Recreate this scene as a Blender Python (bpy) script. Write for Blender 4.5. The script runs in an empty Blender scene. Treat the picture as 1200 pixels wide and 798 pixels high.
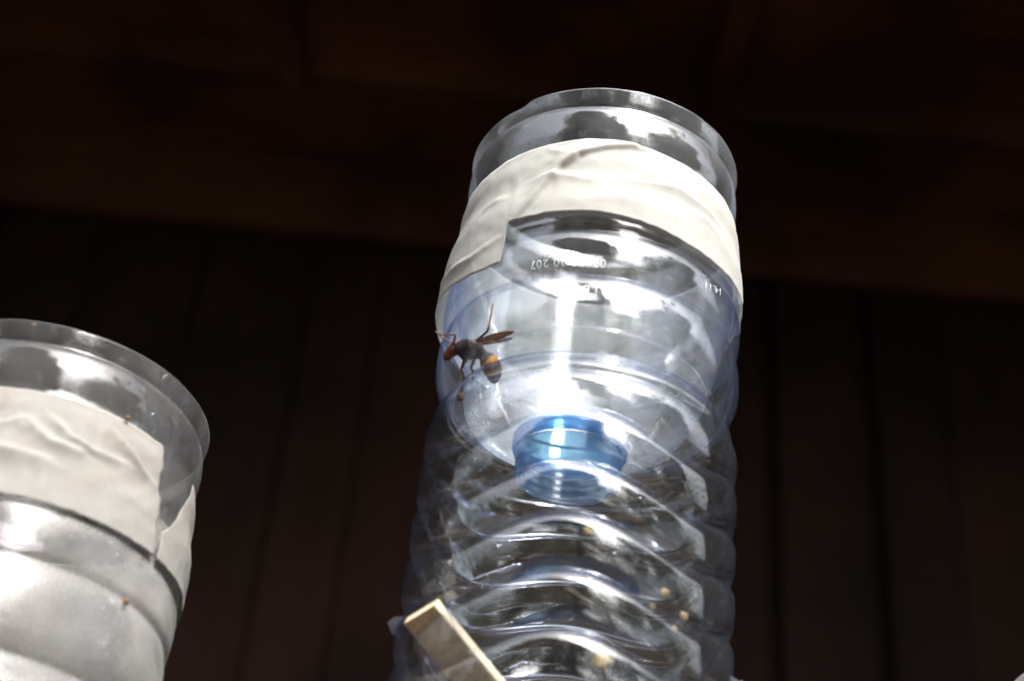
import bpy, bmesh, math, random
from mathutils import Vector, Matrix, noise

random.seed(7)
S = bpy.context.scene
COL = S.collection
PI = math.pi
CAMZ = 1.45                      # height of the lens above the ground

# ------------------------------------------------------------------ camera
cam_d = bpy.data.cameras.new('camera')
cam = bpy.data.objects.new('camera', cam_d)
COL.objects.link(cam)
S.camera = cam
Rm = Matrix(((0.99532811, 0.09655025, 0.0),
             (-0.05113234, 0.52711885, 0.84825185),
             (0.08189892, -0.84428891, 0.52959305)))      # photo frame (right, down, forward) -> world
right = Vector((Rm[0][0], Rm[1][0], Rm[2][0]))
down = Vector((Rm[0][1], Rm[1][1], Rm[2][1]))
fwd = Vector((Rm[0][2], Rm[1][2], Rm[2][2]))
cm = Matrix.Identity(4)
for i in range(3):
    cm[i][0] = right[i]; cm[i][1] = -down[i]; cm[i][2] = -fwd[i]
cm[2][3] = CAMZ
cam.matrix_world = cm
cam_d.sensor_width = 36
cam_d.lens = 48.27
cam_d.clip_start = 0.01
cam_d.clip_end = 800
cam_d.dof.use_dof = True
cam_d.dof.focus_distance = 0.735
cam_d.dof.aperture_fstop = 4.9

# ------------------------------------------------------------------ sky, sun, exposure
SUN_EL, SUN_AZ = 50.0, 25.0      # azimuth measured from straight behind the camera towards its right
w = bpy.data.worlds.new('World'); S.world = w; w.use_nodes = True
nt = w.node_tree
bg = nt.nodes['Background']
sky = nt.nodes.new('ShaderNodeTexSky')
sky.sky_type = 'NISHITA'
sky.sun_disc = False
sky.air_density = 1.0
sky.dust_density = 6.0
sky.ozone_density = 1.0
sky.sun_elevation = math.radians(SUN_EL)
sdir = Vector((math.sin(math.radians(SUN_AZ)), -math.cos(math.radians(SUN_AZ)), 0))
sky.sun_rotation = math.atan2(sdir.x, sdir.y)
bg.inputs['Strength'].default_value = 0.15
hs = nt.nodes.new('ShaderNodeHueSaturation'); hs.inputs['Saturation'].default_value = .38     # thin white overcast all over the sky
nt.links.new(sky.outputs[0], hs.inputs['Color'])
nt.links.new(hs.outputs[0], bg.inputs['Color'])
sd = bpy.data.lights.new('sun', 'SUN'); so = bpy.data.objects.new('sun', sd); COL.objects.link(so)
sd.energy = 1.5; sd.angle = math.radians(10.0); sd.color = (1, .985, .955)
tosun = (sdir * math.cos(math.radians(SUN_EL)) + Vector((0, 0, math.sin(math.radians(SUN_EL))))).normalized()
so.rotation_euler = (-tosun).to_track_quat('-Z', 'Y').to_euler()
so.location = (0, 0, 8)
vs = S.view_settings
vs.view_transform = 'Standard'; vs.look = 'None'; vs.gamma = 1.0; vs.use_curve_mapping = False
vs.exposure = 1.92
S.render.engine = 'CYCLES'
cy = S.cycles
cy.max_bounces = 40; cy.transparent_max_bounces = 64; cy.glossy_bounces = 6; cy.diffuse_bounces = 4; cy.transmission_bounces = 8
cy.caustics_reflective = False; cy.caustics_refractive = False
cy.use_denoising = True
try:
    cy.denoiser = 'OPENIMAGEDENOISE'; cy.denoising_prefilter = 'ACCURATE'
except Exception:
    pass
cy.sample_clamp_indirect = 20

# ------------------------------------------------------------------ helpers
def mesh_obj(name, verts, faces, mat=None, parent=None, smooth=True):
    me = bpy.data.meshes.new(name)
    me.from_pydata([tuple(v) for v in verts], [], faces)
    me.update()
    if smooth:
        me.polygons.foreach_set('use_smooth', [True] * len(me.polygons))
    o = bpy.data.objects.new(name, me); COL.objects.link(o)
    if mat: me.materials.append(mat)
    if parent: o.parent = parent
    return o

def bm_obj(name, bm, mat=None, parent=None, smooth=True):
    me = bpy.data.meshes.new(name); bm.to_mesh(me); bm.free()
    if smooth:
        me.polygons.foreach_set('use_smooth', [True] * len(me.polygons))
    o = bpy.data.objects.new(name, me); COL.objects.link(o)
    if mat: me.materials.append(mat)
    if parent: o.parent = parent
    return o

def empty(name, label, cat, loc, rot=None, group=None):
    o = bpy.data.objects.new(name, None); COL.objects.link(o)
    o.location = loc
    o.empty_display_size = .05
    if rot is not None:
        o.rotation_mode = 'QUATERNION'; o.rotation_quaternion = rot
    o['label'] = label; o['category'] = cat
    if group: o['group'] = group
    return o

def tag(o, label=None, cat=None, group=None, kind=None):
    if label: o['label'] = label
    if cat: o['category'] = cat
    if group: o['group'] = group
    if kind: o['kind'] = kind
    return o

def sstep(a, b, x):
    t = max(0., min(1., (x - a) / (b - a))); return t * t * (3 - 2 * t)

def interp(tab, x):
    if x <= tab[0][0]: return tab[0][1]
    for (a, p), (b, q) in zip(tab, tab[1:]):
        if x <= b:
            return p + (q - p) * (x - a) / (b - a)
    return tab[-1][1]

def smooth_interp(tab, x):                       # Catmull-Rom through the table
    n = len(tab)
    if x <= tab[0][0]: return tab[0][1]
    if x >= tab[-1][0]: return tab[-1][1]
    for i in range(n - 1):
        if x <= tab[i + 1][0]: break
    x0, y0 = tab[i]; x1, y1 = tab[i + 1]
    m0 = (y1 - tab[max(i - 1, 0)][1]) / (x1 - tab[max(i - 1, 0)][0])
    m1 = (tab[min(i + 2, n - 1)][1] - y0) / (tab[min(i + 2, n - 1)][0] - x0)
    h = x1 - x0; t = (x - x0) / h
    return ((2*t**3 - 3*t**2 + 1) * y0 + (t**3 - 2*t**2 + t) * h * m0 + (-2*t**3 + 3*t**2) * y1 + (t**3 - t**2) * h * m1)

# ------------------------------------------------------------------ materials
class NT:
    def __init__(s, name):
        s.m = bpy.data.materials.new(name); s.m.use_nodes = True
        s.t = s.m.node_tree; s.t.nodes.clear()
        s.out = s.add('ShaderNodeOutputMaterial')
    def add(s, ty, **kw):
        n = s.t.nodes.new(ty)
        for k, v in kw.items():
            if k in n.inputs.keys() if hasattr(n, 'inputs') else False: n.inputs[k].default_value = v
            else: setattr(n, k, v)
        return n
    def link(s, a, b): s.t.links.new(a, b)
    def math(s, op, a, b=None):
        n = s.add('ShaderNodeMath', operation=op)
        for i, v in enumerate((a, b)):
            if v is None: continue
            if isinstance(v, (int, float)): n.inputs[i].default_value = v
            else: s.link(v, n.inputs[i])
        return n.outputs[0]
    def noise(s, scale, detail=3, rough=.5, coord=None, dist=0.):
        n = s.add('ShaderNodeTexNoise'); n.inputs['Scale'].default_value = scale
        n.inputs['Detail'].default_value = detail; n.inputs['Roughness'].default_value = rough
        n.inputs['Distortion'].default_value = dist
        if coord is not None: s.link(coord, n.inputs['Vector'])
        return n.outputs['Fac']
    def ramp(s, fac, stops):
        r = s.add('ShaderNodeValToRGB')
        el = r.color_ramp.elements
        while len(el) < len(stops): el.new(.5)
        for e, (p, c) in zip(el, stops):
            e.position = p; e.color = (c, c, c, 1) if isinstance(c, (int, float)) else (*c, 1)
        s.link(fac, r.inputs[0]); return r.outputs[0]
    def mix(s, fac, a, b):
        n = s.add('ShaderNodeMixShader')
        if isinstance(fac, (int, float)): n.inputs[0].default_value = fac
        else: s.link(fac, n.inputs[0])
        s.link(a, n.inputs[1]); s.link(b, n.inputs[2]); return n.outputs[0]
    def mixc(s, fac, a, b, mode='MIX'):
        n = s.add('ShaderNodeMix', data_type='RGBA', blend_type=mode)
        if isinstance(fac, (int, float)): n.inputs[0].default_value = fac
        else: s.link(fac, n.inputs[0])
        for i, v in ((6, a), (7, b)):
            if isinstance(v, tuple): n.inputs[i].default_value = (*v, 1)
            else: s.link(v, n.inputs[i])
        return n.outputs[2]

def clear_plastic(name, clear, edge, film, film_col, f0=.076, wob=.07, rough=.012, speck=.0, seed=0., refl=1.0):
    """thin clear PET: every surface of the shell reflects by Fresnel and lets the rest through, the sheet
    tints more where the way through it is longer; a dusty or milky film scatters a little"""
    n = NT(name)
    tc = n.add('ShaderNodeTexCoord').outputs['Object']
    mp = n.add('ShaderNodeMapping'); mp.inputs['Location'].default_value = (seed, seed * 2, seed); n.link(tc, mp.inputs[0]); co = mp.outputs[0]
    lw = n.add('ShaderNodeLayerWeight'); lw.inputs['Blend'].default_value = .5
    face = lw.outputs['Facing']
    bump = n.add('ShaderNodeBump'); bump.inputs['Strength'].default_value = wob; bump.inputs['Distance'].default_value = .002
    h1 = n.noise(60, 2, .5, co, .4)
    h2 = n.noise(420, 2, .6, co)
    n.link(n.math('ADD', h1, n.math('MULTIPLY', h2, .05)), bump.inputs['Height'])
    gl = n.add('ShaderNodeBsdfGlossy'); gl.inputs['Roughness'].default_value = rough
    gl.inputs['Color'].default_value = (1, 1, 1, 1)
    n.link(bump.outputs[0], gl.inputs['Normal'])
    tr = n.add('ShaderNodeBsdfTransparent')
    n.link(n.mixc(n.math('POWER', face, 3.5), clear, edge), tr.inputs['Color'])
    F = n.math('ADD', f0, n.math('MULTIPLY', n.math('POWER', face, 5.0), (1 - f0) * .6))
    F = n.math('MULTIPLY', F, refl)
    sh = n.mix(F, tr.outputs[0], gl.outputs[0])
    # film of dust and dried drops, on the clear trap's funnel also painted glow
    df = n.add('ShaderNodeBsdfDiffuse'); tl = n.add('ShaderNodeBsdfTranslucent')
    cn = n.noise(35, 4, .6, co, .5)
    fc = n.mixc(n.ramp(cn, [(.4, 0.), (.7, 1.)]), film_col, tuple(c * .8 for c in film_col))
    n.link(fc, df.inputs['Color']); n.link(fc, tl.inputs['Color'])
    fm = n.mix(.5, df.outputs[0], tl.outputs[0])
    blot = n.ramp(n.noise(22, 5, .62, co, .8), [(.35, .25), (.72, 1.0)])
    fine = n.ramp(n.noise(900, 2, .5, co), [(.60, 0.), (.72, 1.)])
    amt = n.math('MULTIPLY', blot, film)
    if speck: amt = n.math('ADD', amt, n.math('MULTIPLY', fine, speck))
    amt = n.math('MULTIPLY', amt, n.math('ADD', 1., n.math('MULTIPLY', face, 1.2)))
    amt = n.math('MINIMUM', amt, .9)
    n.link(n.mix(amt, sh, fm), n.out.inputs[0])
    return n.m

def tape_mat(name, col, stain, trans=.35, stain_amt=.4):
    n = NT(name)
    co = n.add('ShaderNodeTexCoord').outputs['Object']
    c1 = n.ramp(n.noise(45, 5, .65, co, .6), [(.42, 0.), (.75, 1.)])
    c = n.mixc(n.math('MULTIPLY', c1, stain_amt), col, stain)
    c = n.mixc(n.math('MULTIPLY', n.ramp(n.noise(1100, 2, .5, co), [(.5, 0.), (.75, 1.)]), .10), c, tuple(x * .7 for x in col))
    df = n.add('ShaderNodeBsdfPrincipled'); df.inputs['Roughness'].default_value = .75; df.inputs['Specular IOR Level'].default_value = .25
    tl = n.add('ShaderNodeBsdfTranslucent')
    n.link(c, df.inputs['Base Color']); n.link(c, tl.inputs['Color'])
    b = n.add('ShaderNodeBump'); b.inputs['Strength'].default_value = .16; b.inputs['Distance'].default_value = .0004
    h = n.math('ADD', n.math('MULTIPLY', n.noise(900, 2, .5, co), .35), n.math('MULTIPLY', n.noise(110, 2, .5, co, .6), 2.2))
    n.link(h, b.inputs['Height']); n.link(b.outputs[0], df.inputs['Normal'])
    n.link(n.mix(trans, df.outputs[0], tl.outputs[0]), n.out.inputs[0])
    return n.m

def simple(name, cols, scale=30, rough=.6, bump=.3, bscale=None, trans=0., stretch=None, spec=.4):
    n = NT(name)
    co = n.add('ShaderNodeTexCoord').outputs['Object']
    if stretch:
        mp = n.add('ShaderNodeMapping'); mp.inputs['Scale'].default_value = stretch; n.link(co, mp.inputs[0]); co = mp.outputs[0]
    k = n.noise(scale, 5, .6, co, .6)
    c = n.mixc(n.ramp(k, [(.3, 0.), (.72, 1.)]), cols[0], cols[1])
    p = n.add('ShaderNodeBsdfPrincipled'); p.inputs['Roughness'].default_value = rough
    p.inputs['Specular IOR Level'].default_value = spec
    n.link(c, p.inputs['Base Color'])
    b = n.add('ShaderNodeBump'); b.inputs['Strength'].default_value = bump; b.inputs['Distance'].default_value = .001
    n.link(n.noise(bscale or scale * 3, 4, .6, co, .3), b.inputs['Height']); n.link(b.outputs[0], p.inputs['Normal'])
    o = p.outputs[0]
    if trans:
        t = n.add('ShaderNodeBsdfTranslucent'); n.link(c, t.inputs['Color']); o = n.mix(trans, o, t.outputs[0])
    n.link(o, n.out.inputs[0])
    return n.m

def blue_plastic(name, body, solid):
    n = NT(name)
    lw = n.add('ShaderNodeLayerWeight'); lw.inputs['Blend'].default_value = .5
    face = lw.outputs['Facing']
    tr = n.add('ShaderNodeBsdfTransparent')
    n.link(n.mixc(n.math('POWER', face, 2.0), body, tuple(x * x * .8 for x in body)), tr.inputs['Color'])
    df = n.add('ShaderNodeBsdfDiffuse'); tl = n.add('ShaderNodeBsdfTranslucent')
    for q in (df, tl): q.inputs['Color'].default_value = (.24, .60, 1.0, 1)
    gl = n.add('ShaderNodeBsdfGlossy'); gl.inputs['Roughness'].default_value = .22
    F = n.math('ADD', .06, n.math('MULTIPLY', n.math('POWER', face, 5.0), .6))
    a = n.mix(solid, tr.outputs[0], n.mix(.5, df.outputs[0], tl.outputs[0]))
    n.link(n.mix(F, a, gl.outputs[0]), n.out.inputs[0])
    return n.m

M_body = clear_plastic('clear_bottle_plastic', (.975, .985, .995), (.61, .69, .92), .009, (.78, .79, .80), speck=.04, seed=1.)
M_funnel = clear_plastic('clear_funnel_plastic', (.97, .985, .995), (.61, .69, .92), .085, (.88, .91, .92), speck=.04, seed=4.)  # whitish film raised to paint in the glow of the lit tape behind
M_shoulder = clear_plastic('hazy_funnel_shoulder', (.95, .97, .98), (.62, .72, .86), .19, (.86, .89, .91), speck=.06, seed=6.)  # whitish deposit, strengthened to paint in the same milky glow
M_dirty = clear_plastic('dusty_bottle_plastic', (.93, .93, .935), (.60, .60, .63), .46, (.56, .545, .525), speck=.16, seed=9., rough=.18, refl=.4)
M_dirty_top = clear_plastic('dusty_funnel_plastic', (.93, .93, .935), (.60, .60, .63), .13, (.50, .495, .49), speck=.14, seed=15., rough=.06, refl=.5)
M_tape = tape_mat('masking_tape_paper', (.67, .665, .64), (.58, .54, .47), .50, .30)
M_tape_old = tape_mat('weathered_masking_tape', (.37, .36, .345), (.29, .245, .195), .36, .6)
M_cap = blue_plastic('blue_translucent_cap', (.62, .86, 1.0), .36)
M_ring = blue_plastic('blue_cap_ring', (.38, .70, 1.0), .48)
M_stick = simple('pale_birch_wood', ((.76, .65, .49), (.58, .44, .29)), 40, .65, .25, 160, .08, (1, 1, 12) if False else (12, 1, 12))
M_print = None

# ------------------------------------------------------------------ ground, shed, trees
M_ground = simple('bare_earth', ((.060, .042, .028), (.10, .074, .050)), 3.0, .95, .6, 20, spec=.1)
gv, gf = [], []
NG = 60
for j in range(NG + 1):
    for i in range(NG + 1):
        u = (i / NG * 2 - 1); v = (j / NG * 2 - 1)
        x = 400 * u * abs(u) ** 2.2; y = 400 * v * abs(v) ** 2.2
        z = .03 * noise.noise(Vector((x * .7, y * .7, 0)))
        gv.append((x, y, z - .03))
for j in range(NG):
    for i in range(NG):
        a = j * (NG + 1) + i; gf.append((a, a + 1, a + NG + 2, a + NG + 1))
tag(mesh_obj('ground', gv, gf, M_ground), 'bare brown earth in front of the shed', None, None, 'structure')

def wood(name, a, b, stretch):
    m = simple(name, (a, b), 5.5, .85, .5, 14, 0., stretch, .15)
    t = m.node_tree
    pr = next(q for q in t.nodes if q.type == 'BSDF_PRINCIPLED')
    src = pr.inputs['Base Color'].links[0].from_socket
    nz = t.nodes.new('ShaderNodeTexNoise'); nz.inputs['Scale'].default_value = 1.7; nz.inputs['Detail'].default_value = 3
    ge = t.nodes.new('ShaderNodeTexCoord'); t.links.new(ge.outputs['Object'], nz.inputs['Vector'])
    rp = t.nodes.new('ShaderNodeValToRGB'); rp.color_ramp.elements[0].position = .36; rp.color_ramp.elements[0].color = (.45, .42, .40, 1)
    rp.color_ramp.elements[1].position = .68; rp.color_ramp.elements[1].color = (1.5, 1.42, 1.35, 1)
    t.links.new(nz.outputs['Fac'], rp.inputs[0])
    mx = t.nodes.new('ShaderNodeMix'); mx.data_type = 'RGBA'; mx.blend_type = 'MULTIPLY'; mx.inputs[0].default_value = 1
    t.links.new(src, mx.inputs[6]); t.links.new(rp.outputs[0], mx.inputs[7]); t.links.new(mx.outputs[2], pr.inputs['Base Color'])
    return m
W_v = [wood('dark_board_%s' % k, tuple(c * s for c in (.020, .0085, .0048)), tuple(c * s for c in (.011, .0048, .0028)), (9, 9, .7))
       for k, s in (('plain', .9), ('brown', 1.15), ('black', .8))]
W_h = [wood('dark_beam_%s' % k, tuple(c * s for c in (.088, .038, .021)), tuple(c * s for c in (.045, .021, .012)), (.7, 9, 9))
       for k, s in (('plain', 1.0), ('black', 1.15))]

def board(name, x0, x1, y0, y1, z0, z1, mat, parent, bev=.004):
    bm = bmesh.new()
    bmesh.ops.create_cube(bm, size=1)
    for v in bm.verts:
        v.co = Vector(((x0 + x1) / 2 + v.co.x * (x1 - x0), (y0 + y1) / 2 + v.co.y * (y1 - y0), (z0 + z1) / 2 + v.co.z * (z1 - z0)))
    bmesh.ops.bevel(bm, geom=bm.edges[:], offset=bev, segments=1, affect='EDGES')
    return bm_obj(name, bm, mat, parent, False)

YW = 3.3
YE = 1.15
XS = 3.6
shed = empty('wooden_shed', 'dark brown timber shed wall and eaves in deep shade behind the bottles', 'shed', (0, YW, 0))
shed_inv = Vector((0, YW, 0))
def shed_board(name, x0, x1, y0, y1, z0, z1, mat, bev=.004):
    return board(name, x0, x1, y0 - YW, y1 - YW, z0, z1, mat, shed, bev)
zt = CAMZ + YW * math.tan(math.radians(35.3))
x = -XS
rr = random.Random(3)
while x < XS:
    wd = rr.choice((.20, .25, .28, .32))
    gap = rr.choice((.004, .005, .006, .007, .045))
    dy = rr.uniform(0, .018)
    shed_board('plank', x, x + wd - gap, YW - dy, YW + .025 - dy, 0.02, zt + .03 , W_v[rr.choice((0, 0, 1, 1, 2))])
    x += wd
shed_board('backing_board', -XS, XS, YW + .03, YW + .05, 0.02, zt + .45, W_v[2])
z = zt
for hgt, dy in ((.29, .045), (.30, .05)):
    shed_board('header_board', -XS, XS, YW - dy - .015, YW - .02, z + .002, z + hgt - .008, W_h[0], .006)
    z += hgt
zc = z + .01
y = YE
while y < YW + .05:
    wd = rr.choice((.20, .24, .27))
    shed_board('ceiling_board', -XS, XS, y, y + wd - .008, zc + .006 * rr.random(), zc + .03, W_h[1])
    y += wd
for xr in (-1.9, -.75, .55, 1.75):
    shed_board('rafter', xr - .04, xr + .04, YE + .04, YW - .07, zc - .10, zc - .004, W_h[1], .006)
shed_board('roof_sheet', -XS - .1, XS + .1, YE - .05, YW + .15, zc + .04, zc + .065, W_v[2])
for s in (-1, 1):  # side walls added out of view to keep light off the back wall
    yy = YE
    while yy < YW:
        shed_board('added_side_plank', s * (XS + .02) - .012, s * (XS + .02) + .012, yy, yy + .175, .02, zc - .01, W_v[rr.choice((0, 1, 2))])
        yy += .182

M_bark = simple('tree_bark', ((.10, .075, .055), (.05, .038, .03)), 9, .9, .8, 30, spec=.1)
M_leaf = [simple('leaf_green_%s' % k, (a, b), 3, .55, 0., 10, .35) for k, a, b in
          (('mid', (.045, .085, .022), (.075, .12, .035)), ('dark', (.028, .058, .018), (.05, .09, .028)))]

def tube_into(bm, pts, rads, seg=8):
    rings = []
    for i, (p, r) in enumerate(zip(pts, rads)):
        d = (pts[min(i + 1, len(pts) - 1)] - pts[max(i - 1, 0)]).normalized()
        a = d.orthogonal().normalized(); b = d.cross(a)
        rings.append([bm.verts.new(p + r * (math.cos(t) * a + math.sin(t) * b)) for t in [2 * PI * k / seg for k in range(seg)]])
    for A, B in zip(rings, rings[1:]):
        best = min(range(seg), key=lambda s: sum((A[k].co - B[(k + s) % seg].co).length for k in range(0, seg, 2)))
        for k in range(seg):
            bm.faces.new((A[k], A[(k + 1) % seg], B[(k + 1 + best) % seg], B[(k + best) % seg]))
    bm.faces.new(list(reversed(rings[0]))); bm.faces.new(rings[-1])

def tree(name, label, loc, h, cr, zlow, nleaf, seed, mat):
    rt = empty(name, label, 'tree', loc, None, 'trees across the yard')
    r = random.Random(seed)
    bm = bmesh.new()
    top = Vector((r.uniform(-.3, .3), r.uniform(-.3, .3), h * .86))
    pts = [top * (k / 6) + Vector((r.uniform(-.1, .1), r.uniform(-.1, .1), 0)) * (k > 0) for k in range(7)]
    tube_into(bm, pts, [.16 * h / 7 * (1 - k / 6.6) + .012 for k in range(7)], 9)
    tips = []
    for k in range(30):
        f = r.uniform(max(zlow / h, .18), .9)
        p = pts[0].lerp(pts[-1], f)
        az = r.uniform(0, 2 * PI); L = cr * r.uniform(.6, 1.0) * math.sin(PI * min(1, .25 + .75 * (1 - f)))
        e = p + Vector((math.cos(az) * L, math.sin(az) * L, L * r.uniform(.1, .6)))
        m = p.lerp(e, .5) + Vector((0, 0, -.08 * L))
        tube_into(bm, [p, m, e], [.05 * h / 7, .03 * h / 7, .008], 6)
        tips += [m, e, p.lerp(e, .8)]
    bm_obj('trunk', bm, M_bark, rt)
    V, Fc = [], []
    cl = [(t, cr * r.uniform(.45, .75)) for t in tips] + [(top + Vector((0, 0, .1 * h)), cr * .35)]
    for k in range(nleaf):
        c, q = r.choice(cl)
        d = Vector((r.gauss(0, 1), r.gauss(0, 1), r.gauss(0, .8))); d.normalize()
        p = c + d * q * r.random() ** .5
        nrm = Vector((r.gauss(0, 1), r.gauss(0, 1), r.gauss(.6, 1))).normalized()
        a = nrm.orthogonal().normalized(); a = (Matrix.Rotation(r.uniform(0, 2 * PI), 3, nrm) @ a); b = nrm.cross(a)
        s = r.uniform(.028, .052) * (2.0 if cr > 2 else 1.4)
        i = len(V)
        V += [p - a * s, p + b * s * .45, p + a * s, p - b * s * .45]
        Fc.append((i, i + 1, i + 2, i + 3))
    tag(mesh_obj('crown', V, Fc, mat, rt, False), kind='stuff')

def at(az, d):
    a = math.radians(az); return (math.sin(a) * d, -math.cos(a) * d, -.02)
for i, (az, d, h, cr, zl, nl, lab) in enumerate((
    (-30, 4.6, 10.0, 1.15, 1.0, 42000, 'tall narrow tree across the yard on the left'),
    (-12, 4.8, 10.2, 1.3, 1.0, 46000, 'tallest broad tree across the yard behind the camera'),
    (3, 5.6, 9.6, 1.1, 1.0, 40000, 'slim tree right beside the tallest broad one'),
    (44, 7.0, 8.2, 1.5, 1.0, 30000, 'tall tree on the right side of the yard'),
    (64, 6.6, 9.6, 1.5, 1.0, 40000, 'tall spreading tree farther right in the yard'),
    (77, 6.6, 9.4, .8, 1.0, 24000, 'slender tree between the spreading tree and the low wide one'),
    (117, 8.2, 18.5, 3.2, .6, 30000, 'huge bushy tree beside the shed on its right'),
    (-112, 7.8, 16.5, 3.1, .6, 30000, 'huge bushy tree beside the shed on its left'),
    (-142, 10.5, 18.0, 2.8, .6, 20000, 'huge dark tree behind the left shed corner'),
    (-65, 10.0, 7.4, 2.6, .3, 12000, 'low spreading tree on the left side of the yard'),
    (-48, 11.5, 7.6, 2.6, .3, 12000, 'low rounded tree at the far left of the yard'),
    (24, 11.0, 7.4, 2.6, .3, 12000, 'low rounded tree seen between two tall ones'),
    (88, 10.0, 6.6, 2.8, .3, 12000, 'low wide tree at the far right of the yard'),
    (-84, 10.0, 7.6, 2.6, .3, 12000, 'low wide tree left of the shed'))):
    tree('tree', lab, at(az, d), h, cr, zl, nl, 40 + i, M_leaf[i % 2])

# ------------------------------------------------------------------ the traps
WAVE0 = math.radians(-4)
GROOVES = [(k, .0038) for k in (-.214, -.187, -.160, -.133, -.1065, -.080, -.053, -.0255, 0.)] + [(.028, .0037), (.0465, .0015), (.0605, .0022), (.103, .0017), (.1285, .0014), (.156, .0)]
T_BASE = -.240
def groove_profile(tt, w=.0023):
    """gentle convex lobes between narrow moulded grooves"""
    for (a, da), (b, db) in zip(GROOVES, GROOVES[1:]):
        if a <= tt <= b:
            h = b - a; p = (tt - a) / h
            arc = (.16 if h < .022 or h > .026 and h < .03 else .30 if h > .035 else .22) * h / 4 * (1 - 4 * p * (1 - p))
            return arc + da * math.exp(-((tt - a) / .0017) ** 1.6) + db * max(0., 1 - (b - tt) / .0085) ** 1.5
    return 0.
def body_r(t, phi, wave, gs=1.0):
    wv = wave * .0130 * math.sin(2 * (phi - WAVE0)) ** 2
    wgt = 1 - sstep(.012, .058, t)
    wgt *= sstep(-.236, -.205, t) * .999 + .001
    tt = t + wv * wgt
    R = .0808 - .0068 * gs * math.exp(-((t - .0585) / .0095) ** 2) - .0012 * sstep(.131, .142, t)
    r = R - gs * groove_profile(tt)
    if t < -.215:                                     # rounded heel of the base
        q = (-.215 - t) / .025
        r *= math.sqrt(max(0., 1 - min(1, q) ** 2 * .28))
    return r
def fun_r(t):
    if t > .1885:                                     # ring, groove and cut rim
        return smooth_interp([(.1885, .0758), (.192, .0764), (.196, .0770), (.201, .0773), (.206, .0771), (.210, .0766), (.212, .0757), (.2133, .0751), (.2148, .0756), (.218, .0763), (.2245, .0774)], t)
    return smooth_interp([(.046, .0262), (.0475, .036), (.050, .0465), (.056, .0555), (.064, .0605), (.076, .0642), (.090, .0675), (.11, .0722), (.128, .0762), (.16, .0766), (.1885, .0758)], t)

def lathe_shell(name, ts, rf, thick, nphi, mat, parent, zoff=None, xoff=None, closed_bottom=False, bottom_open=True):
    """double-walled shell: outer wall, inner wall, joined at both rims"""
    V, Fc = [], []
    n = len(ts)
    for side in (0, 1):
        for i, t in enumerate(ts):
            for k in range(nphi):
                ph = 2 * PI * k / nphi
                r = rf(t, ph) - side * thick
                zz = t + (zoff(t, ph) if zoff else 0) + (side * thick if closed_bottom and i == 0 else 0)
                V.append((r * math.sin(ph) + (xoff(t) if xoff else 0), -r * math.cos(ph), zz))
    o2 = n * nphi
    for i in range(n - 1):
        for k in range(nphi):
            a = i * nphi + k; b = i * nphi + (k + 1) % nphi; c = b + nphi; d = a + nphi
            Fc.append((a, b, c, d)); Fc.append((o2 + b, o2 + a, o2 + d, o2 + c))
    for k in range(nphi):
        k2 = (k + 1) % nphi
        a, b = (n - 1) * nphi + k, (n - 1) * nphi + k2
        Fc.append((a, b, o2 + b, o2 + a))
        if not closed_bottom:
            Fc.append((k2, k, o2 + k, o2 + k2))
    if closed_bottom:
        for side, zz in ((0, ts[0] + .012), (1, ts[0] + .0126)):
            c = len(V); V.append((0, 0, zz))
            for k in range(nphi):
                a = side * o2 + k; b = side * o2 + (k + 1) % nphi
                Fc.append((b, a, c) if side == 0 else (a, b, c))
    return mesh_obj(name, V, Fc, mat, parent)

def frange(a, b, n): return [a + (b - a) * i / n for i in range(n + 1)]

class Tape:
    def __init__(s, creases, seed, amp): s.c, s.seed, s.amp = creases, seed, amp
    def h(s, ph, t):
        x = ((ph + PI) % (2 * PI) - PI) * .079; tot = 0.
        for pts, a, wdt in s.c:
            best = 9.; sgn = 1; along = 0.; n = len(pts) - 1
            for q, ((p0, t0), (p1, t1)) in enumerate(zip(pts, pts[1:])):
                ax, ay, bx, by = math.radians(p0) * .079, t0, math.radians(p1) * .079, t1
                dx, dy = bx - ax, by - ay; L2 = dx * dx + dy * dy
                u = max(0, min(1, ((x - ax) * dx + (t - ay) * dy) / L2))
                ex, ey = x - ax - u * dx, t - ay - u * dy
                dd = math.hypot(ex, ey)
                if dd < best: best = dd; sgn = 1 if (dx * ey - dy * ex) > 0 else -1; along = (q + u) / n
            if best > wdt * 7: continue
            k0 = noise.noise(Vector((along * 5, s.seed, wdt * 900)))
            wd = wdt * (.75 if sgn > 0 else 2.6) * (1 + .35 * k0)
            tot += 1.8 * a * math.exp(-(best / wd) ** 1.5) * (math.sin(PI * (.06 + .88 * along)) ** .8) * (1 + .4 * k0)
        v = Vector((math.sin(ph) * 5, -math.cos(ph) * 5, t * 62 + s.seed))
        k = noise.noise(v); k2 = noise.noise(v * 2.7 + Vector((5, 3, s.seed)))
        tot += s.amp * (.55 * (1 - 2.2 * abs(k)) * .8 + .28 * k2)
        return max(tot, -.0002)

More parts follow.
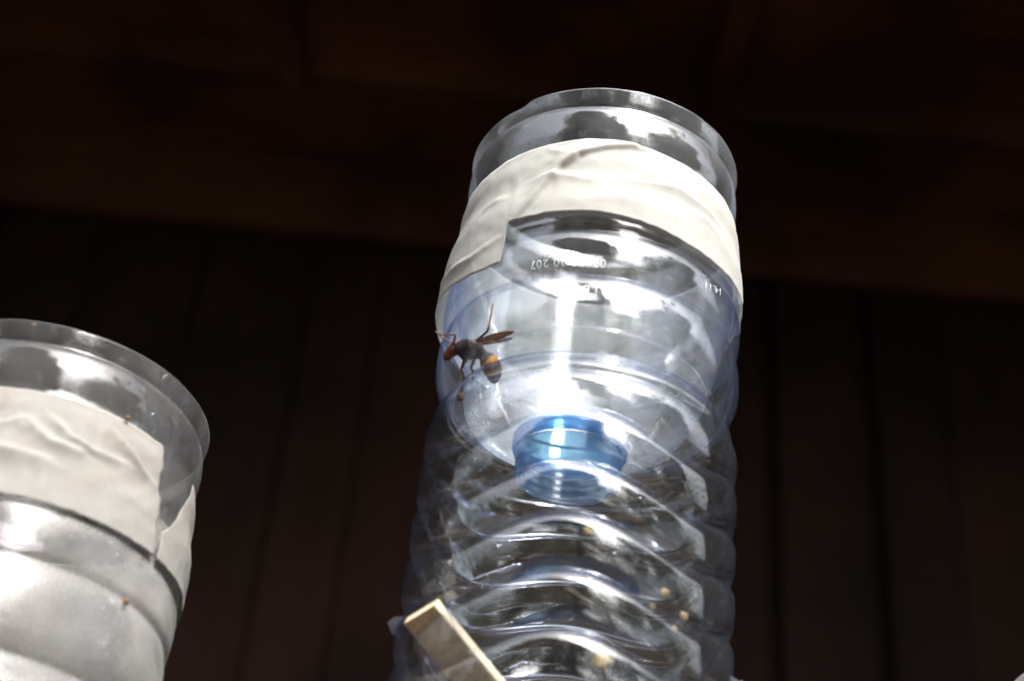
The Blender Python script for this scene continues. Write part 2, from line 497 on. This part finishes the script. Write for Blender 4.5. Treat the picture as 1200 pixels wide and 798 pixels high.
def make_tape(name, parent, mat, phi0, phi1, ttop, tbot, rbase, creases, seed, amp=.0006, nphi=520, nv=44, rag=.0006):
    T = Tape(creases, seed, amp)
    V, Fc = [], []
    for j in range(nv + 1):
        v = j / nv
        a0, a1 = math.radians(phi0(v)), math.radians(phi1(v))
        for i in range(nphi + 1):
            ph = a0 + (a1 - a0) * i / nphi
            pd = math.degrees(ph)
            hi = ttop(pd) + rag * .5 * noise.noise(Vector((ph * 14, seed, 0))); lo = tbot(pd) + rag * noise.noise(Vector((ph * 18, seed, 4)))
            t = lo + (hi - lo) * v
            r = rbase(pd, t, v) + T.h(ph, t)
            V.append((r * math.sin(ph), -r * math.cos(ph), t))
    for j in range(nv):
        for i in range(nphi):
            a = j * (nphi + 1) + i
            Fc.append((a, a + 1, a + nphi + 2, a + nphi + 1))
    o = mesh_obj(name, V, Fc, mat, parent)
    md = o.modifiers.new('thickness', 'SOLIDIFY'); md.thickness = .00015; md.offset = 1
    return o

def make_cap(parent):
    def lathe(prof, name, mat, par, n=96, knurl=0.):
        V, Fc = [], []
        m = len(prof)
        for (r, t, kk) in prof:
            for k in range(n):
                ph = 2 * PI * k / n
                q = r + (kk * (1 if k % 2 else 0))
                V.append((q * math.sin(ph), -q * math.cos(ph), t))
        for i in range(m):
            for k in range(n):
                a = i * n + k; b = i * n + (k + 1) % n
                c = ((i + 1) % m) * n + (k + 1) % n; d = ((i + 1) % m) * n + k
                Fc.append((a, b, c, d))
        o = mesh_obj(name, V, Fc, mat, par)
        return o
    K = .00025
    cap = lathe([(.0258, .0225, 0), (.0266, .0232, 0), (.0270, .0245, K), (.0274, .032, K), (.0277, .0375, K), (.0280, .0385, 0), (.0262, .0385, 0), (.0260, .0375, 0),
                 (.0252, .0372, 0), (.0250, .0352, 0), (.0258, .0348, 0), (.0257, .0322, 0), (.0248, .0318, 0), (.0247, .0300, 0), (.0255, .0296, 0), (.0254, .0262, 0), (.0246, .0255, 0), (.0245, .0235, 0)],
                'cap', M_cap, parent)
    lathe([(.0284, .0393, 0), (.0297, .0396, 0), (.0300, .0410, K), (.0300, .0452, K), (.0296, .0468, 0), (.0284, .0472, 0), (.0272, .0466, 0), (.0270, .0396, 0)], 'cap_ring', M_ring, cap)
    return cap

def text_on(parent, name, s, phi_c, t_c, size, R, mat, rot180=True, tilt=0.):
    cu = bpy.data.curves.new(name, 'FONT'); cu.body = s; cu.size = size
    cu.align_x = 'CENTER'; cu.align_y = 'CENTER'; cu.offset = -.00001; cu.extrude = 0
    cu.space_character = 1.15
    tmp = bpy.data.objects.new(name, cu); COL.objects.link(tmp)
    dg = bpy.context.evaluated_depsgraph_get()
    me = bpy.data.meshes.new_from_object(tmp.evaluated_get(dg))
    bpy.data.objects.remove(tmp); bpy.data.curves.remove(cu)
    sg = -1 if rot180 else 1
    bm = bmesh.new(); bm.from_mesh(me)
    bmesh.ops.solidify(bm, geom=bm.faces[:], thickness=.0001)
    for v in bm.verts:
        xx, yy, dz = sg * v.co.x, sg * v.co.y, v.co.z
        t = t_c + yy + tilt * xx
        ph = math.radians(phi_c) + xx / R
        r = body_r(t, ph, 0) + .0003 + dz
        v.co = (r * math.sin(ph), -r * math.cos(ph), t)
    bpy.data.meshes.remove(me)
    return bm_obj(name, bm, mat, parent, False)

n_ = NT('pale_dot_print')
d_ = n_.add('ShaderNodeBsdfDiffuse'); d_.inputs['Color'].default_value = (.75, .77, .8, 1)
t_ = n_.add('ShaderNodeBsdfTransparent')
n_.link(n_.mix(.55, t_.outputs[0], d_.outputs[0]), n_.out.inputs[0])
M_print = n_.m

def make_trap(name, label, P, axis, m_body, m_fun, m_sh, wave=1, with_cap=True, nphi=192, dt=.0006, group='bottle insect traps', seed=0., gs=1.0):
    ax = Vector(axis).normalized()
    q = Vector((0, 0, 1)).rotation_difference(ax)
    base = Vector(P) + ax * T_BASE
    rt = empty(name, label, 'insect trap', base, q, group)
    off = Matrix.Translation((0, 0, -T_BASE))
    parts = []
    nt_ = int((.150 - T_BASE) / dt)
    b = lathe_shell('bottle_body', frange(T_BASE, .150, nt_), lambda t, p: body_r(t, p, wave, gs), .0006, nphi, m_body, rt,
                    lambda t, p: .0012 * math.sin(3 * p + 1) * sstep(.13, .15, t), closed_bottom=True)
    def rim(t, p):
        d = (math.degrees(p) + 180) % 360 - 180
        k = sstep(.213, .224, t)
        z = .0008 * math.sin(2 * p + .6 + seed) + .0006 * noise.noise(Vector((math.sin(p) * 4, math.cos(p) * 4, seed)))
        if seed == 0.:
            z += -.0030 * sstep(-36, -42, d) * sstep(-130, -90, d) if d < -30 else 0
        return z * k
    nx = lambda t: -.0055 * (1 - sstep(.047, .085, t))
    ts = frange(.078, .1885, 56)[:-1] + frange(.1885, .2242, 48)
    f = lathe_shell('funnel', ts, lambda t, p: fun_r(t), .0006, nphi, m_fun, rt, rim, xoff=nx)
    s = lathe_shell('funnel_shoulder', [.0462, .0466, .0470] + frange(.0475, .078, 40), lambda t, p: fun_r(t), .0006, nphi, m_sh, f, xoff=nx)
    nk = lathe_shell('neck', frange(.024, .0462, 14), lambda t, p: .0236 + .0005 * max(0, math.sin(t * 2 * PI / .0045)), .0012, 96, m_fun, f, xoff=nx)
    if with_cap:
        make_cap(f).location = (-.0055, 0, .0015)
    for o in list(COL.objects):
        if o.type == 'MESH' and o.parent is rt: o.location = (0, 0, -T_BASE)
    return rt

def lift(o): o.location = (0, 0, -T_BASE); return o

PM = Vector((.0399, .6333, .2886 + CAMZ)); dM = Vector((.021, .0, 1)).normalized(); QM = Vector((0, 0, 1)).rotation_difference(dM)
main = make_trap('bottle_trap', 'tall clear bottle trap with fresh white tape, blue cap inside and a hornet', PM, dM, M_body, M_funnel, M_shoulder)

creM = [([(10, .1853), (7.5, .1865), (-3.8, .1822), (-13.4, .1771), (-19.6, .1689), (-25.1, .1567), (-29.4, .147), (-35.4, .1373)], .0017, .0020),
        ([(-27.9, .1633), (-19.3, .1631), (-6.2, .1587)], .0011, .0018),
        ([(-6.2, .1600), (9.9, .162), (25.9, .1654), (41.3, .1625), (57.3, .1597)], .0013, .0019),
        ([(-26.7, .1849), (-14.9, .1756)], .0008, .0014),
        ([(26, .1520), (40, .1545), (52, .149)], .0008, .0016),
        ([(-6, .146), (6, .1485), (18, .147)], .0006, .0020),
        ([(-58, .155), (-47, .1575), (-40, .156)], .0005, .0010),
        ([(-88, .1300), (-70, .1262), (-55, .1243), (-39, .1300)], .0008, .0009),
        ([(75, .172), (90, .15), (110, .16)], .001, .002), ([(150, .17), (170, .15), (200, .155)], .001, .002), ([(-120, .17), (-140, .15), (-160, .155)], .001, .002)]
def top_m(p):
    p = (p + 180) % 360 - 180
    return interp([(-180, .187), (-60, .1840), (-40, .1862), (-10, .1886), (16, .1872), (41, .1850), (62, .1845), (90, .186), (180, .187)], p)
def bot_m(p):
    p = (p + 180) % 360 - 180
    return interp([(-180, .113), (-110, .1120), (-86, .1150), (-62, .1130), (-48, .1115), (-39.6, .1120), (-38.2, .1362), (-21, .1372), (-5, .1370), (17, .1340), (32, .1312), (46, .1302), (60, .1310), (78, .1335), (88, .1325), (93, .1285), (98, .1330), (110, .130), (140, .116), (180, .113)], p)
def rb_m(p, t, v):
    p = (p + 180) % 360 - 180
    r = .0786 + .0030 * (1 - sstep(.144, .166, t))
    r += .0034 * sstep(-40, -85, p) * sstep(-180, -120, p) * (1 - sstep(.118, .165, t)) if p < -40 else 0
    if 70 < p < 112: r += .0026 * math.exp(-((p - 92) / 9) ** 2) * (1 - sstep(.118, .135, t))
    r -= .0016 * sstep(.172, .187, t)
    return r
lift(make_tape('masking_tape', main, M_tape, lambda v: -192 - 3 * v, lambda v: 170.0 + 3 * v, top_m, bot_m, rb_m, creM, 11.))
text_on(main, 'printed_code', '07/ 00:20 207', -13.5, .1068, .0060, .080, M_print).location = (0, 0, -T_BASE)
text_on(main, 'printed_code', 'L8 1466', -11.0, .0905, .0070, .080, M_print).location = (0, 0, -T_BASE)
text_on(main, 'printed_code', '14:11', 45.5, .1155, .0062, .080, M_print, True, .3).location = (0, 0, -T_BASE)

# the left trap, dusty, its tape ends torn open on the right side
dL = Vector((-.0327, .1386, .9898)).normalized()
PL = Vector((-.2276, .6277, .3184 + CAMZ)) - dL * .2235
left = make_trap('bottle_trap', 'dusty grey bottle trap at the left edge with creased tape torn open on its right', PL, dL, M_dirty, M_dirty_top, M_dirty, seed=3., dt=.001, gs=.5)
OFL = .2235
creL = [([(p, t + OFL) for p, t in c], a, wd) for c, a, wd in (
    ([(-6, -.066), (3.6, -.0616), (10.5, -.0562)], .0012, .0015),
    ([(2, -.072), (8.7, -.0741), (22.1, -.0759)], .0008, .0014),
    ([(12.2, -.056), (20.2, -.0655), (31.4, -.0675)], .0014, .0016),
    ([(19.5, -.0520), (26.0, -.0603), (33.6, -.0628), (45.9, -.0620)], .0016, .0013),
    ([(40.2, -.0480), (48.5, -.0567), (60, -.064)], .0013, .0013),
    ([(-30, -.05), (-20, -.07), (-8, -.08)], .0012, .0015))]
def top_l(p): return .184 + .001 * math.sin(math.radians(p) * 2)
def bot_l(p): return .1262 + .0012 * math.sin(math.radians(p))
def rb_l(p, t, v):
    r = .0787 + .0030 * (1 - sstep(.144, .166, t)) - .0016 * sstep(.172, .187, t)
    pp = p % 360
    r += .0010 * math.exp(-((pp - 80) / 14) ** 2)
    return r
lift(make_tape('masking_tape', left, M_tape_old, lambda v: 66 + 18 * max(0, (v - .25) / .75) ** .8, lambda v: 360 + 64 - 3.5 * v + .35 * math.sin(v * 17) + .3 * math.sin(v * 41),
     top_l, bot_l, rb_l, [(c, a * 1.5, w_ * 1.2) for c, a, w_ in creL], 23., .0008))

# third trap: only the left of its rim reaches into the corner of the picture
PR = Vector((.3355, .633, .2325 + CAMZ - .224))
rt3 = make_trap('bottle_trap', 'grey rim of another bottle trap just entering the lower right corner', PR, (0, 0, 1), M_dirty, M_dirty, M_dirty, nphi=128, dt=.0016, seed=5., with_cap=True)
lift(make_tape('masking_tape', rt3, M_tape_old, lambda v: -150, lambda v: 209, lambda p: .186, lambda p: .126, lambda p, t, v: .0787 + .0030 * (1 - sstep(.144, .166, t)) - .0016 * sstep(.172, .187, t), [], 31., .0006, 240, 20))

# wooden stakes that carry the traps, below the picture
M_stake = simple('grey_weathered_stake', ((.26, .22, .17), (.17, .14, .11)), 9, .9, .6, 30, 0., (6, 6, .8), .1)
for P, ax, lab in ((PM, dM, 'weathered wooden stake under the tall clear trap'), (PL, dL, 'leaning wooden stake under the dusty left trap'), (PR, Vector((0, 0, 1)), 'weathered wooden stake under the lower right trap')):
    top = P + ax * (T_BASE - .0005)
    foot = top - ax * ((top.z + .1) / ax.z)
    bm = bmesh.new()
    a = Vector((1, 0, 0)); a = (a - ax * a.dot(ax)).normalized(); b = ax.cross(a)
    rings = []
    for p, r in ((foot, .030), (foot.lerp(top, .5), .033), (top - ax * .006, .034), (top, .031)):
        rings.append([bm.verts.new(p + a * r * sx + b * r * sy) for sx, sy in ((-1, -.8), (-.8, -1), (.8, -1), (1, -.8), (1, .8), (.8, 1), (-.8, 1), (-1, .8))])
    for A, B in zip(rings, rings[1:]):
        for k in range(8): bm.faces.new((A[k], A[(k + 1) % 8], B[(k + 1) % 8], B[k]))
    bm.faces.new(list(reversed(rings[0]))); bm.faces.new(rings[-1])
    tag(bm_obj('stake', bm, M_stake, None, False), lab, 'stake', 'stakes under the traps')

# ------------------------------------------------------------------ wooden stick through the body, and the slit flaps
def cyl(phi, t, R, P=PM): 
    a = math.radians(phi); return P + QM @ Vector((R * math.sin(a), -R * math.cos(a), t))
A0 = cyl(-53.5, -.0735, .0800)
dirx = (right * .61 + down * .77 + fwd * .12).normalized()
tocam = (Vector((0, 0, CAMZ)) - A0).normalized()
up = (tocam - dirx * tocam.dot(dirx)).normalized()          # wide face, turned so that its right edge shows
up = Matrix.Rotation(math.radians(36), 3, dirx) @ up
side = up.cross(dirx).normalized()
A0 = A0 - dirx * .004
bm = bmesh.new()
L, Wd, Th = .185, .0195, .0055
rings = []
for sL in frange(0, L, 14):
    ring = []
    for sx, sz in ((-.5, -.42), (-.47, -.5), (.47, -.5), (.5, -.42), (.5, .42), (.47, .5), (-.47, .5), (-.5, .42)):
        ring.append(bm.verts.new(A0 + dirx * sL + side * (sx * Wd) + up * (sz * Th)))
    rings.append(ring)
for A, B in zip(rings, rings[1:]):
    for k in range(8): bm.faces.new((A[k], B[k], B[(k + 1) % 8], A[(k + 1) % 8]))
bm.faces.new(rings[0]); bm.faces.new(list(reversed(rings[-1])))
bmesh.ops.recalc_face_normals(bm, faces=bm.faces[:])
tag(bm_obj('wooden_stick', bm, M_stick, None, False), 'flat pale wooden stick poked through the lower left of the clear bottle', 'stick')

def flap(phi0, phi1, t, out, name, curl, parent):
    V, Fc = [], []
    n, m = 22, 6
    for j in range(m + 1):
        for i in range(n + 1):
            u = i / n; v = j / m
            ph = math.radians(phi0 + (phi1 - phi0) * u)
            o = out * math.sin(PI * min(1, max(0, u))) ** .7 * v
            r = .0792 + o
            z = t(u) + curl * v * v * math.sin(PI * u) + .0008 * math.sin(u * 13 + v * 3)
            V.append((r * math.sin(ph), -r * math.cos(ph), z))
    for j in range(m):
        for i in range(n):
            a = j * (n + 1) + i; Fc.append((a, a + 1, a + n + 2, a + n + 1))
    o = mesh_obj(name, V, Fc, M_flap, parent)
    md = o.modifiers.new('thickness', 'SOLIDIFY'); md.thickness = .0006
    lift(o)
M_flap = clear_plastic('cut_plastic_flap', (.90, .94, .98), (.45, .56, .82), .08, (.70, .74, .80), seed=12.)
flap(-97, -76, lambda u: -.0640 - .001 * u, .0058, 'slit_flap', .0020, main)
flap(74, 100, lambda u: -.0755 + .001 * u, .0070, 'slit_flap', .002, main)

# ------------------------------------------------------------------ crumbs
M_crumb = simple('yellow_crumb', ((.50, .40, .21), (.26, .19, .09)), 300, .8, .6, 900, .25, None, .1)
M_brown = simple('brown_speck', ((.24, .13, .055), (.11, .06, .025)), 300, .8, .6, 900, 0., None, .1)
def crumb(name, lab, cat, pos, r, mat, seed, nrm, flat=.5, group=None):
    bm = bmesh.new(); bmesh.ops.create_icosphere(bm, subdivisions=3, radius=1)
    q = Vector((0, 0, 1)).rotation_difference(nrm)
    for v in bm.verts:
        k = 1 + .75 * noise.noise(v.co * 1.7 + Vector((seed, 0, 0))) + .35 * noise.noise(v.co * 4 + Vector((0, seed, 0)))
        c = v.co * k * r; c.z *= flat
        v.co = q @ c
    o = bm_obj(name, bm, mat); o.location = pos
    tag(o, lab, cat, group)
def rad(phi): a = math.radians(phi); return Vector((math.sin(a), -math.cos(a), 0))
for phi, t, r, lab in ((1.7, -.0356, .0022, 'small yellowish crumb inside the bottle below the blue cap'),
                       (9.6, -.0931, .0046, 'largest round pale yellow crumb low inside the clear bottle'),
                       (31.2, -.0557, .0026, 'ragged yellow crumb beside the right streak of light'),
                       (26.3, -.0640, .0017, 'tiny yellow crumb left of the ragged one'),
                       (40.7, -.0627, .0024, 'yellow crumb nearest the right side of the bottle'),
                       (36.0, -.0700, .0015, 'tiny pale crumb lowest of the right hand cluster')):
    crumb('crumb', lab, 'crumb', cyl(phi, t, .0755), r * .8, M_crumb, phi, rad(phi), .45, 'yellow crumbs in the bottle')
crumb('speck', 'orange brown scrap stuck to the funnel left of the blue cap', 'speck', cyl(-56.2, .0432, .0765), .0022, M_brown, 3, rad(-56), .4, 'brown specks on the traps')
def cylL(phi, t, R):
    q = Vector((0, 0, 1)).rotation_difference(dL)
    a = math.radians(phi); return PL + q @ Vector((R * math.sin(a), -R * math.cos(a), t + OFL))
for phi, t, R, r, lab in ((42.6, -.0379, .0792, .0013, 'orange brown speck at the top edge of the dusty tape'),
                       (58.6, -.1232, .0812, .0017, 'dark brown speck on the dusty bottle below its tape'),
                       (60.2, -.101, .0822, .0009, 'tiny brown speck just under the dusty tape edge'),
                       (3.2, -.0002, .0752, .0010, 'tiny tan speck on the rim of the dusty bottle')):
    crumb('speck', lab, 'speck', cylL(phi, t, R), r * .8, M_brown, phi, rad(phi), .6, 'brown specks on the traps')

# ------------------------------------------------------------------ hornet
MH = {'head': simple('hornet_head', ((.22, .06, .02), (.09, .025, .012)), 500, .45, .5, 1500),
      'thorax': simple('hornet_thorax', ((.035, .030, .028), (.012, .010, .009)), 700, .55, .9, 1600),
      'band': simple('hornet_orange_band', ((.80, .36, .04), (.5, .18, .02)), 600, .45, .4, 1500),
      'abdomen': simple('hornet_abdomen', ((.06, .035, .03), (.02, .013, .012)), 500, .4, .4, 1500),
      'limb': simple('hornet_limb', ((.20, .075, .03), (.06, .022, .012)), 900, .5, .4, 1800),
      'foot': simple('hornet_tarsus', ((.72, .42, .10), (.36, .16, .04)), 1800, .5, .4, 2500),
      'wing': simple('hornet_wing', ((.46, .21, .07), (.22, .09, .03)), 700, .35, .8, 1200, .3)}
HP = cyl(-57, .0715, .0728)
hq = Matrix.Rotation(math.radians(-22), 3, Vector((0, 0, 1))) @ Matrix((right, -down, -fwd)).transposed()       # lies along the wall of the bottle
horn = empty('hornet', 'dark hornet with orange banded abdomen inside the clear bottle at left', 'hornet', HP, hq.to_quaternion())
SC = .00048
def hp(px, py, z=0.): return Vector(((px - 550) * SC * 1.08, -(py - 420) * SC, z))
verts, edges, radii, kinds = [], [], [], []
def chain(pts, kind, start=None):
    prev = start
    for (px, py, z, r) in pts:
        verts.append(hp(px, py, z)); radii.append(r); kinds.append(kind)
        i = len(verts) - 1
        if prev is not None: edges.append((prev, i))
        prev = i
    return prev
TH = chain([(550, 417, 0, .0048)], 'thorax')
a = chain([(541, 414, .0004, .0047), (535, 413.5, .0004, .0026)], 'thorax', TH)
HD = chain([(529, 415, .0006, .0037)], 'head', a)
chain([(523.5, 419, .0004, .0022), (521, 423, .0002, .0010)], 'head', HD)
b = chain([(557, 422, -.0004, .0036), (560.5, 426, -.0008, .0018)], 'thorax', TH)
b = chain([(563, 430, -.001, .0044)], 'abdomen', b)
b = chain([(565, 435, -.0015, .0047)], 'band', b)
b = chain([(565.6, 438.5, -.002, .0047)], 'abdomen', b)
b = chain([(566, 442, -.0025, .0045)], 'band', b)
b = chain([(566, 446.5, -.003, .0041), (564.5, 452, -.004, .0030), (563, 457, -.0045, .0012)], 'abdomen', b)
chain([(535, 406, .002, .0006), (539, 398.5, .003, .00042), (531, 397, .0025, .00036), (523, 395, .002, .00034), (517, 390, .0015, .0003)], 'limb', HD)
chain([(532, 407, -.001, .0005), (527, 402.5, -.001, .0004), (522, 398, -.001, .00034), (517.5, 391, -.001, .0003)], 'limb', HD)
c = chain([(558, 410, .002, .0009), (566, 406, .003, .0007), (573, 402, .0035, .00062)], 'limb', TH)
chain([(576, 394, .003, .00052), (579.5, 384, .0025, .00046), (582.5, 374.5, .002, .00042)], 'foot', c)
for sx, dz in ((542, .001), (551, -.001)):
    c = chain([(sx - 1, 428, dz, .0009), (sx - 5, 436, dz + .001, .0006)], 'limb', TH)
    chain([(sx - 3, 443, dz + .001, .00045), (sx - 6, 449, dz + .001, .00035)], 'limb', c)
me = bpy.data.meshes.new('body'); me.from_pydata([tuple(v) for v in verts], edges, [])
tmp = bpy.data.objects.new('body_tmp', me); COL.objects.link(tmp)
sk = tmp.modifiers.new('skin', 'SKIN'); sk.use_smooth_shade = True
sub = tmp.modifiers.new('sub', 'SUBSURF'); sub.levels = 2; sub.render_levels = 2
for i, r in enumerate(radii):
    r *= 1.18 if kinds[i] in ('thorax', 'abdomen', 'band', 'head') else 1.1
    me.skin_vertices[0].data[i].radius = (r, r)
me.skin_vertices[0].data[TH].use_root = True
dg = bpy.context.evaluated_depsgraph_get()
bm_ = bpy.data.meshes.new_from_object(tmp.evaluated_get(dg))
bpy.data.objects.remove(tmp)
hb = bpy.data.objects.new('body', bm_); COL.objects.link(hb); hb.parent = horn
bm_.materials.clear()
order = list(MH)
for k in order: bm_.materials.append(MH[k])
for p in bm_.polygons:
    c = p.center
    i = min(range(len(verts)), key=lambda i: (verts[i] - c).length - radii[i] * .9)
    p.material_index = order.index(kinds[i]); p.use_smooth = True
hr = random.Random(5)
V, Fc = [], []
ps = [p for p in bm_.polygons if p.material_index in (1, 0, 3)]
for k in range(900):
    p = hr.choice(ps); c = p.center.copy(); nn = p.normal
    d = (nn + Vector((hr.gauss(0, .35), hr.gauss(0, .35), hr.gauss(0, .35)))).normalized()
    L_ = hr.uniform(.0005, .0013) * (1 if p.material_index == 1 else .6)
    e = d.orthogonal().normalized() * .00004; f_ = d.cross(e).normalized() * .00004
    i = len(V); V += [c + e, c - e * .5 + f_, c - e * .5 - f_, c + d * L_]
    Fc += [(i, i + 1, i + 3), (i + 1, i + 2, i + 3), (i + 2, i, i + 3)]
tag(mesh_obj('hair', V, Fc, MH['thorax'], horn, False), kind='stuff')
def wing(pts_c, wid, name, z0, zl):
    V, Fc = [], []
    n, m = 26, 8
    for i in range(n + 1):
        u = i / n
        ww = wid * (math.sin(PI * min(1, u * .93 + .07)) ** .6) * (.55 + .45 * u)
        for j in range(m + 1):
            v = j / m * 2 - 1
            px = pts_c[0][0] + (pts_c[1][0] - pts_c[0][0]) * u
            py = pts_c[0][1] + (pts_c[1][1] - pts_c[0][1]) * u
            p = hp(px, py, z0 + (zl - z0) * u + .0004 * math.sin(v * 7 + u * 4))
            p.y += v * ww
            V.append(p)
    for i in range(n):
        for j in range(m):
            a = i * (m + 1) + j; Fc.append((a, a + 1, a + m + 2, a + m + 1))
    o = mesh_obj(name, V, Fc, MH['wing'], horn)
    md = o.modifiers.new('thickness', 'SOLIDIFY'); md.thickness = .00018
wing(((557, 410.5), (597.5, 408.5)), .0022, 'wing', .0022, .0005)
wing(((556, 413), (590, 414)), .0016, 'wing', -.002, -.0065)
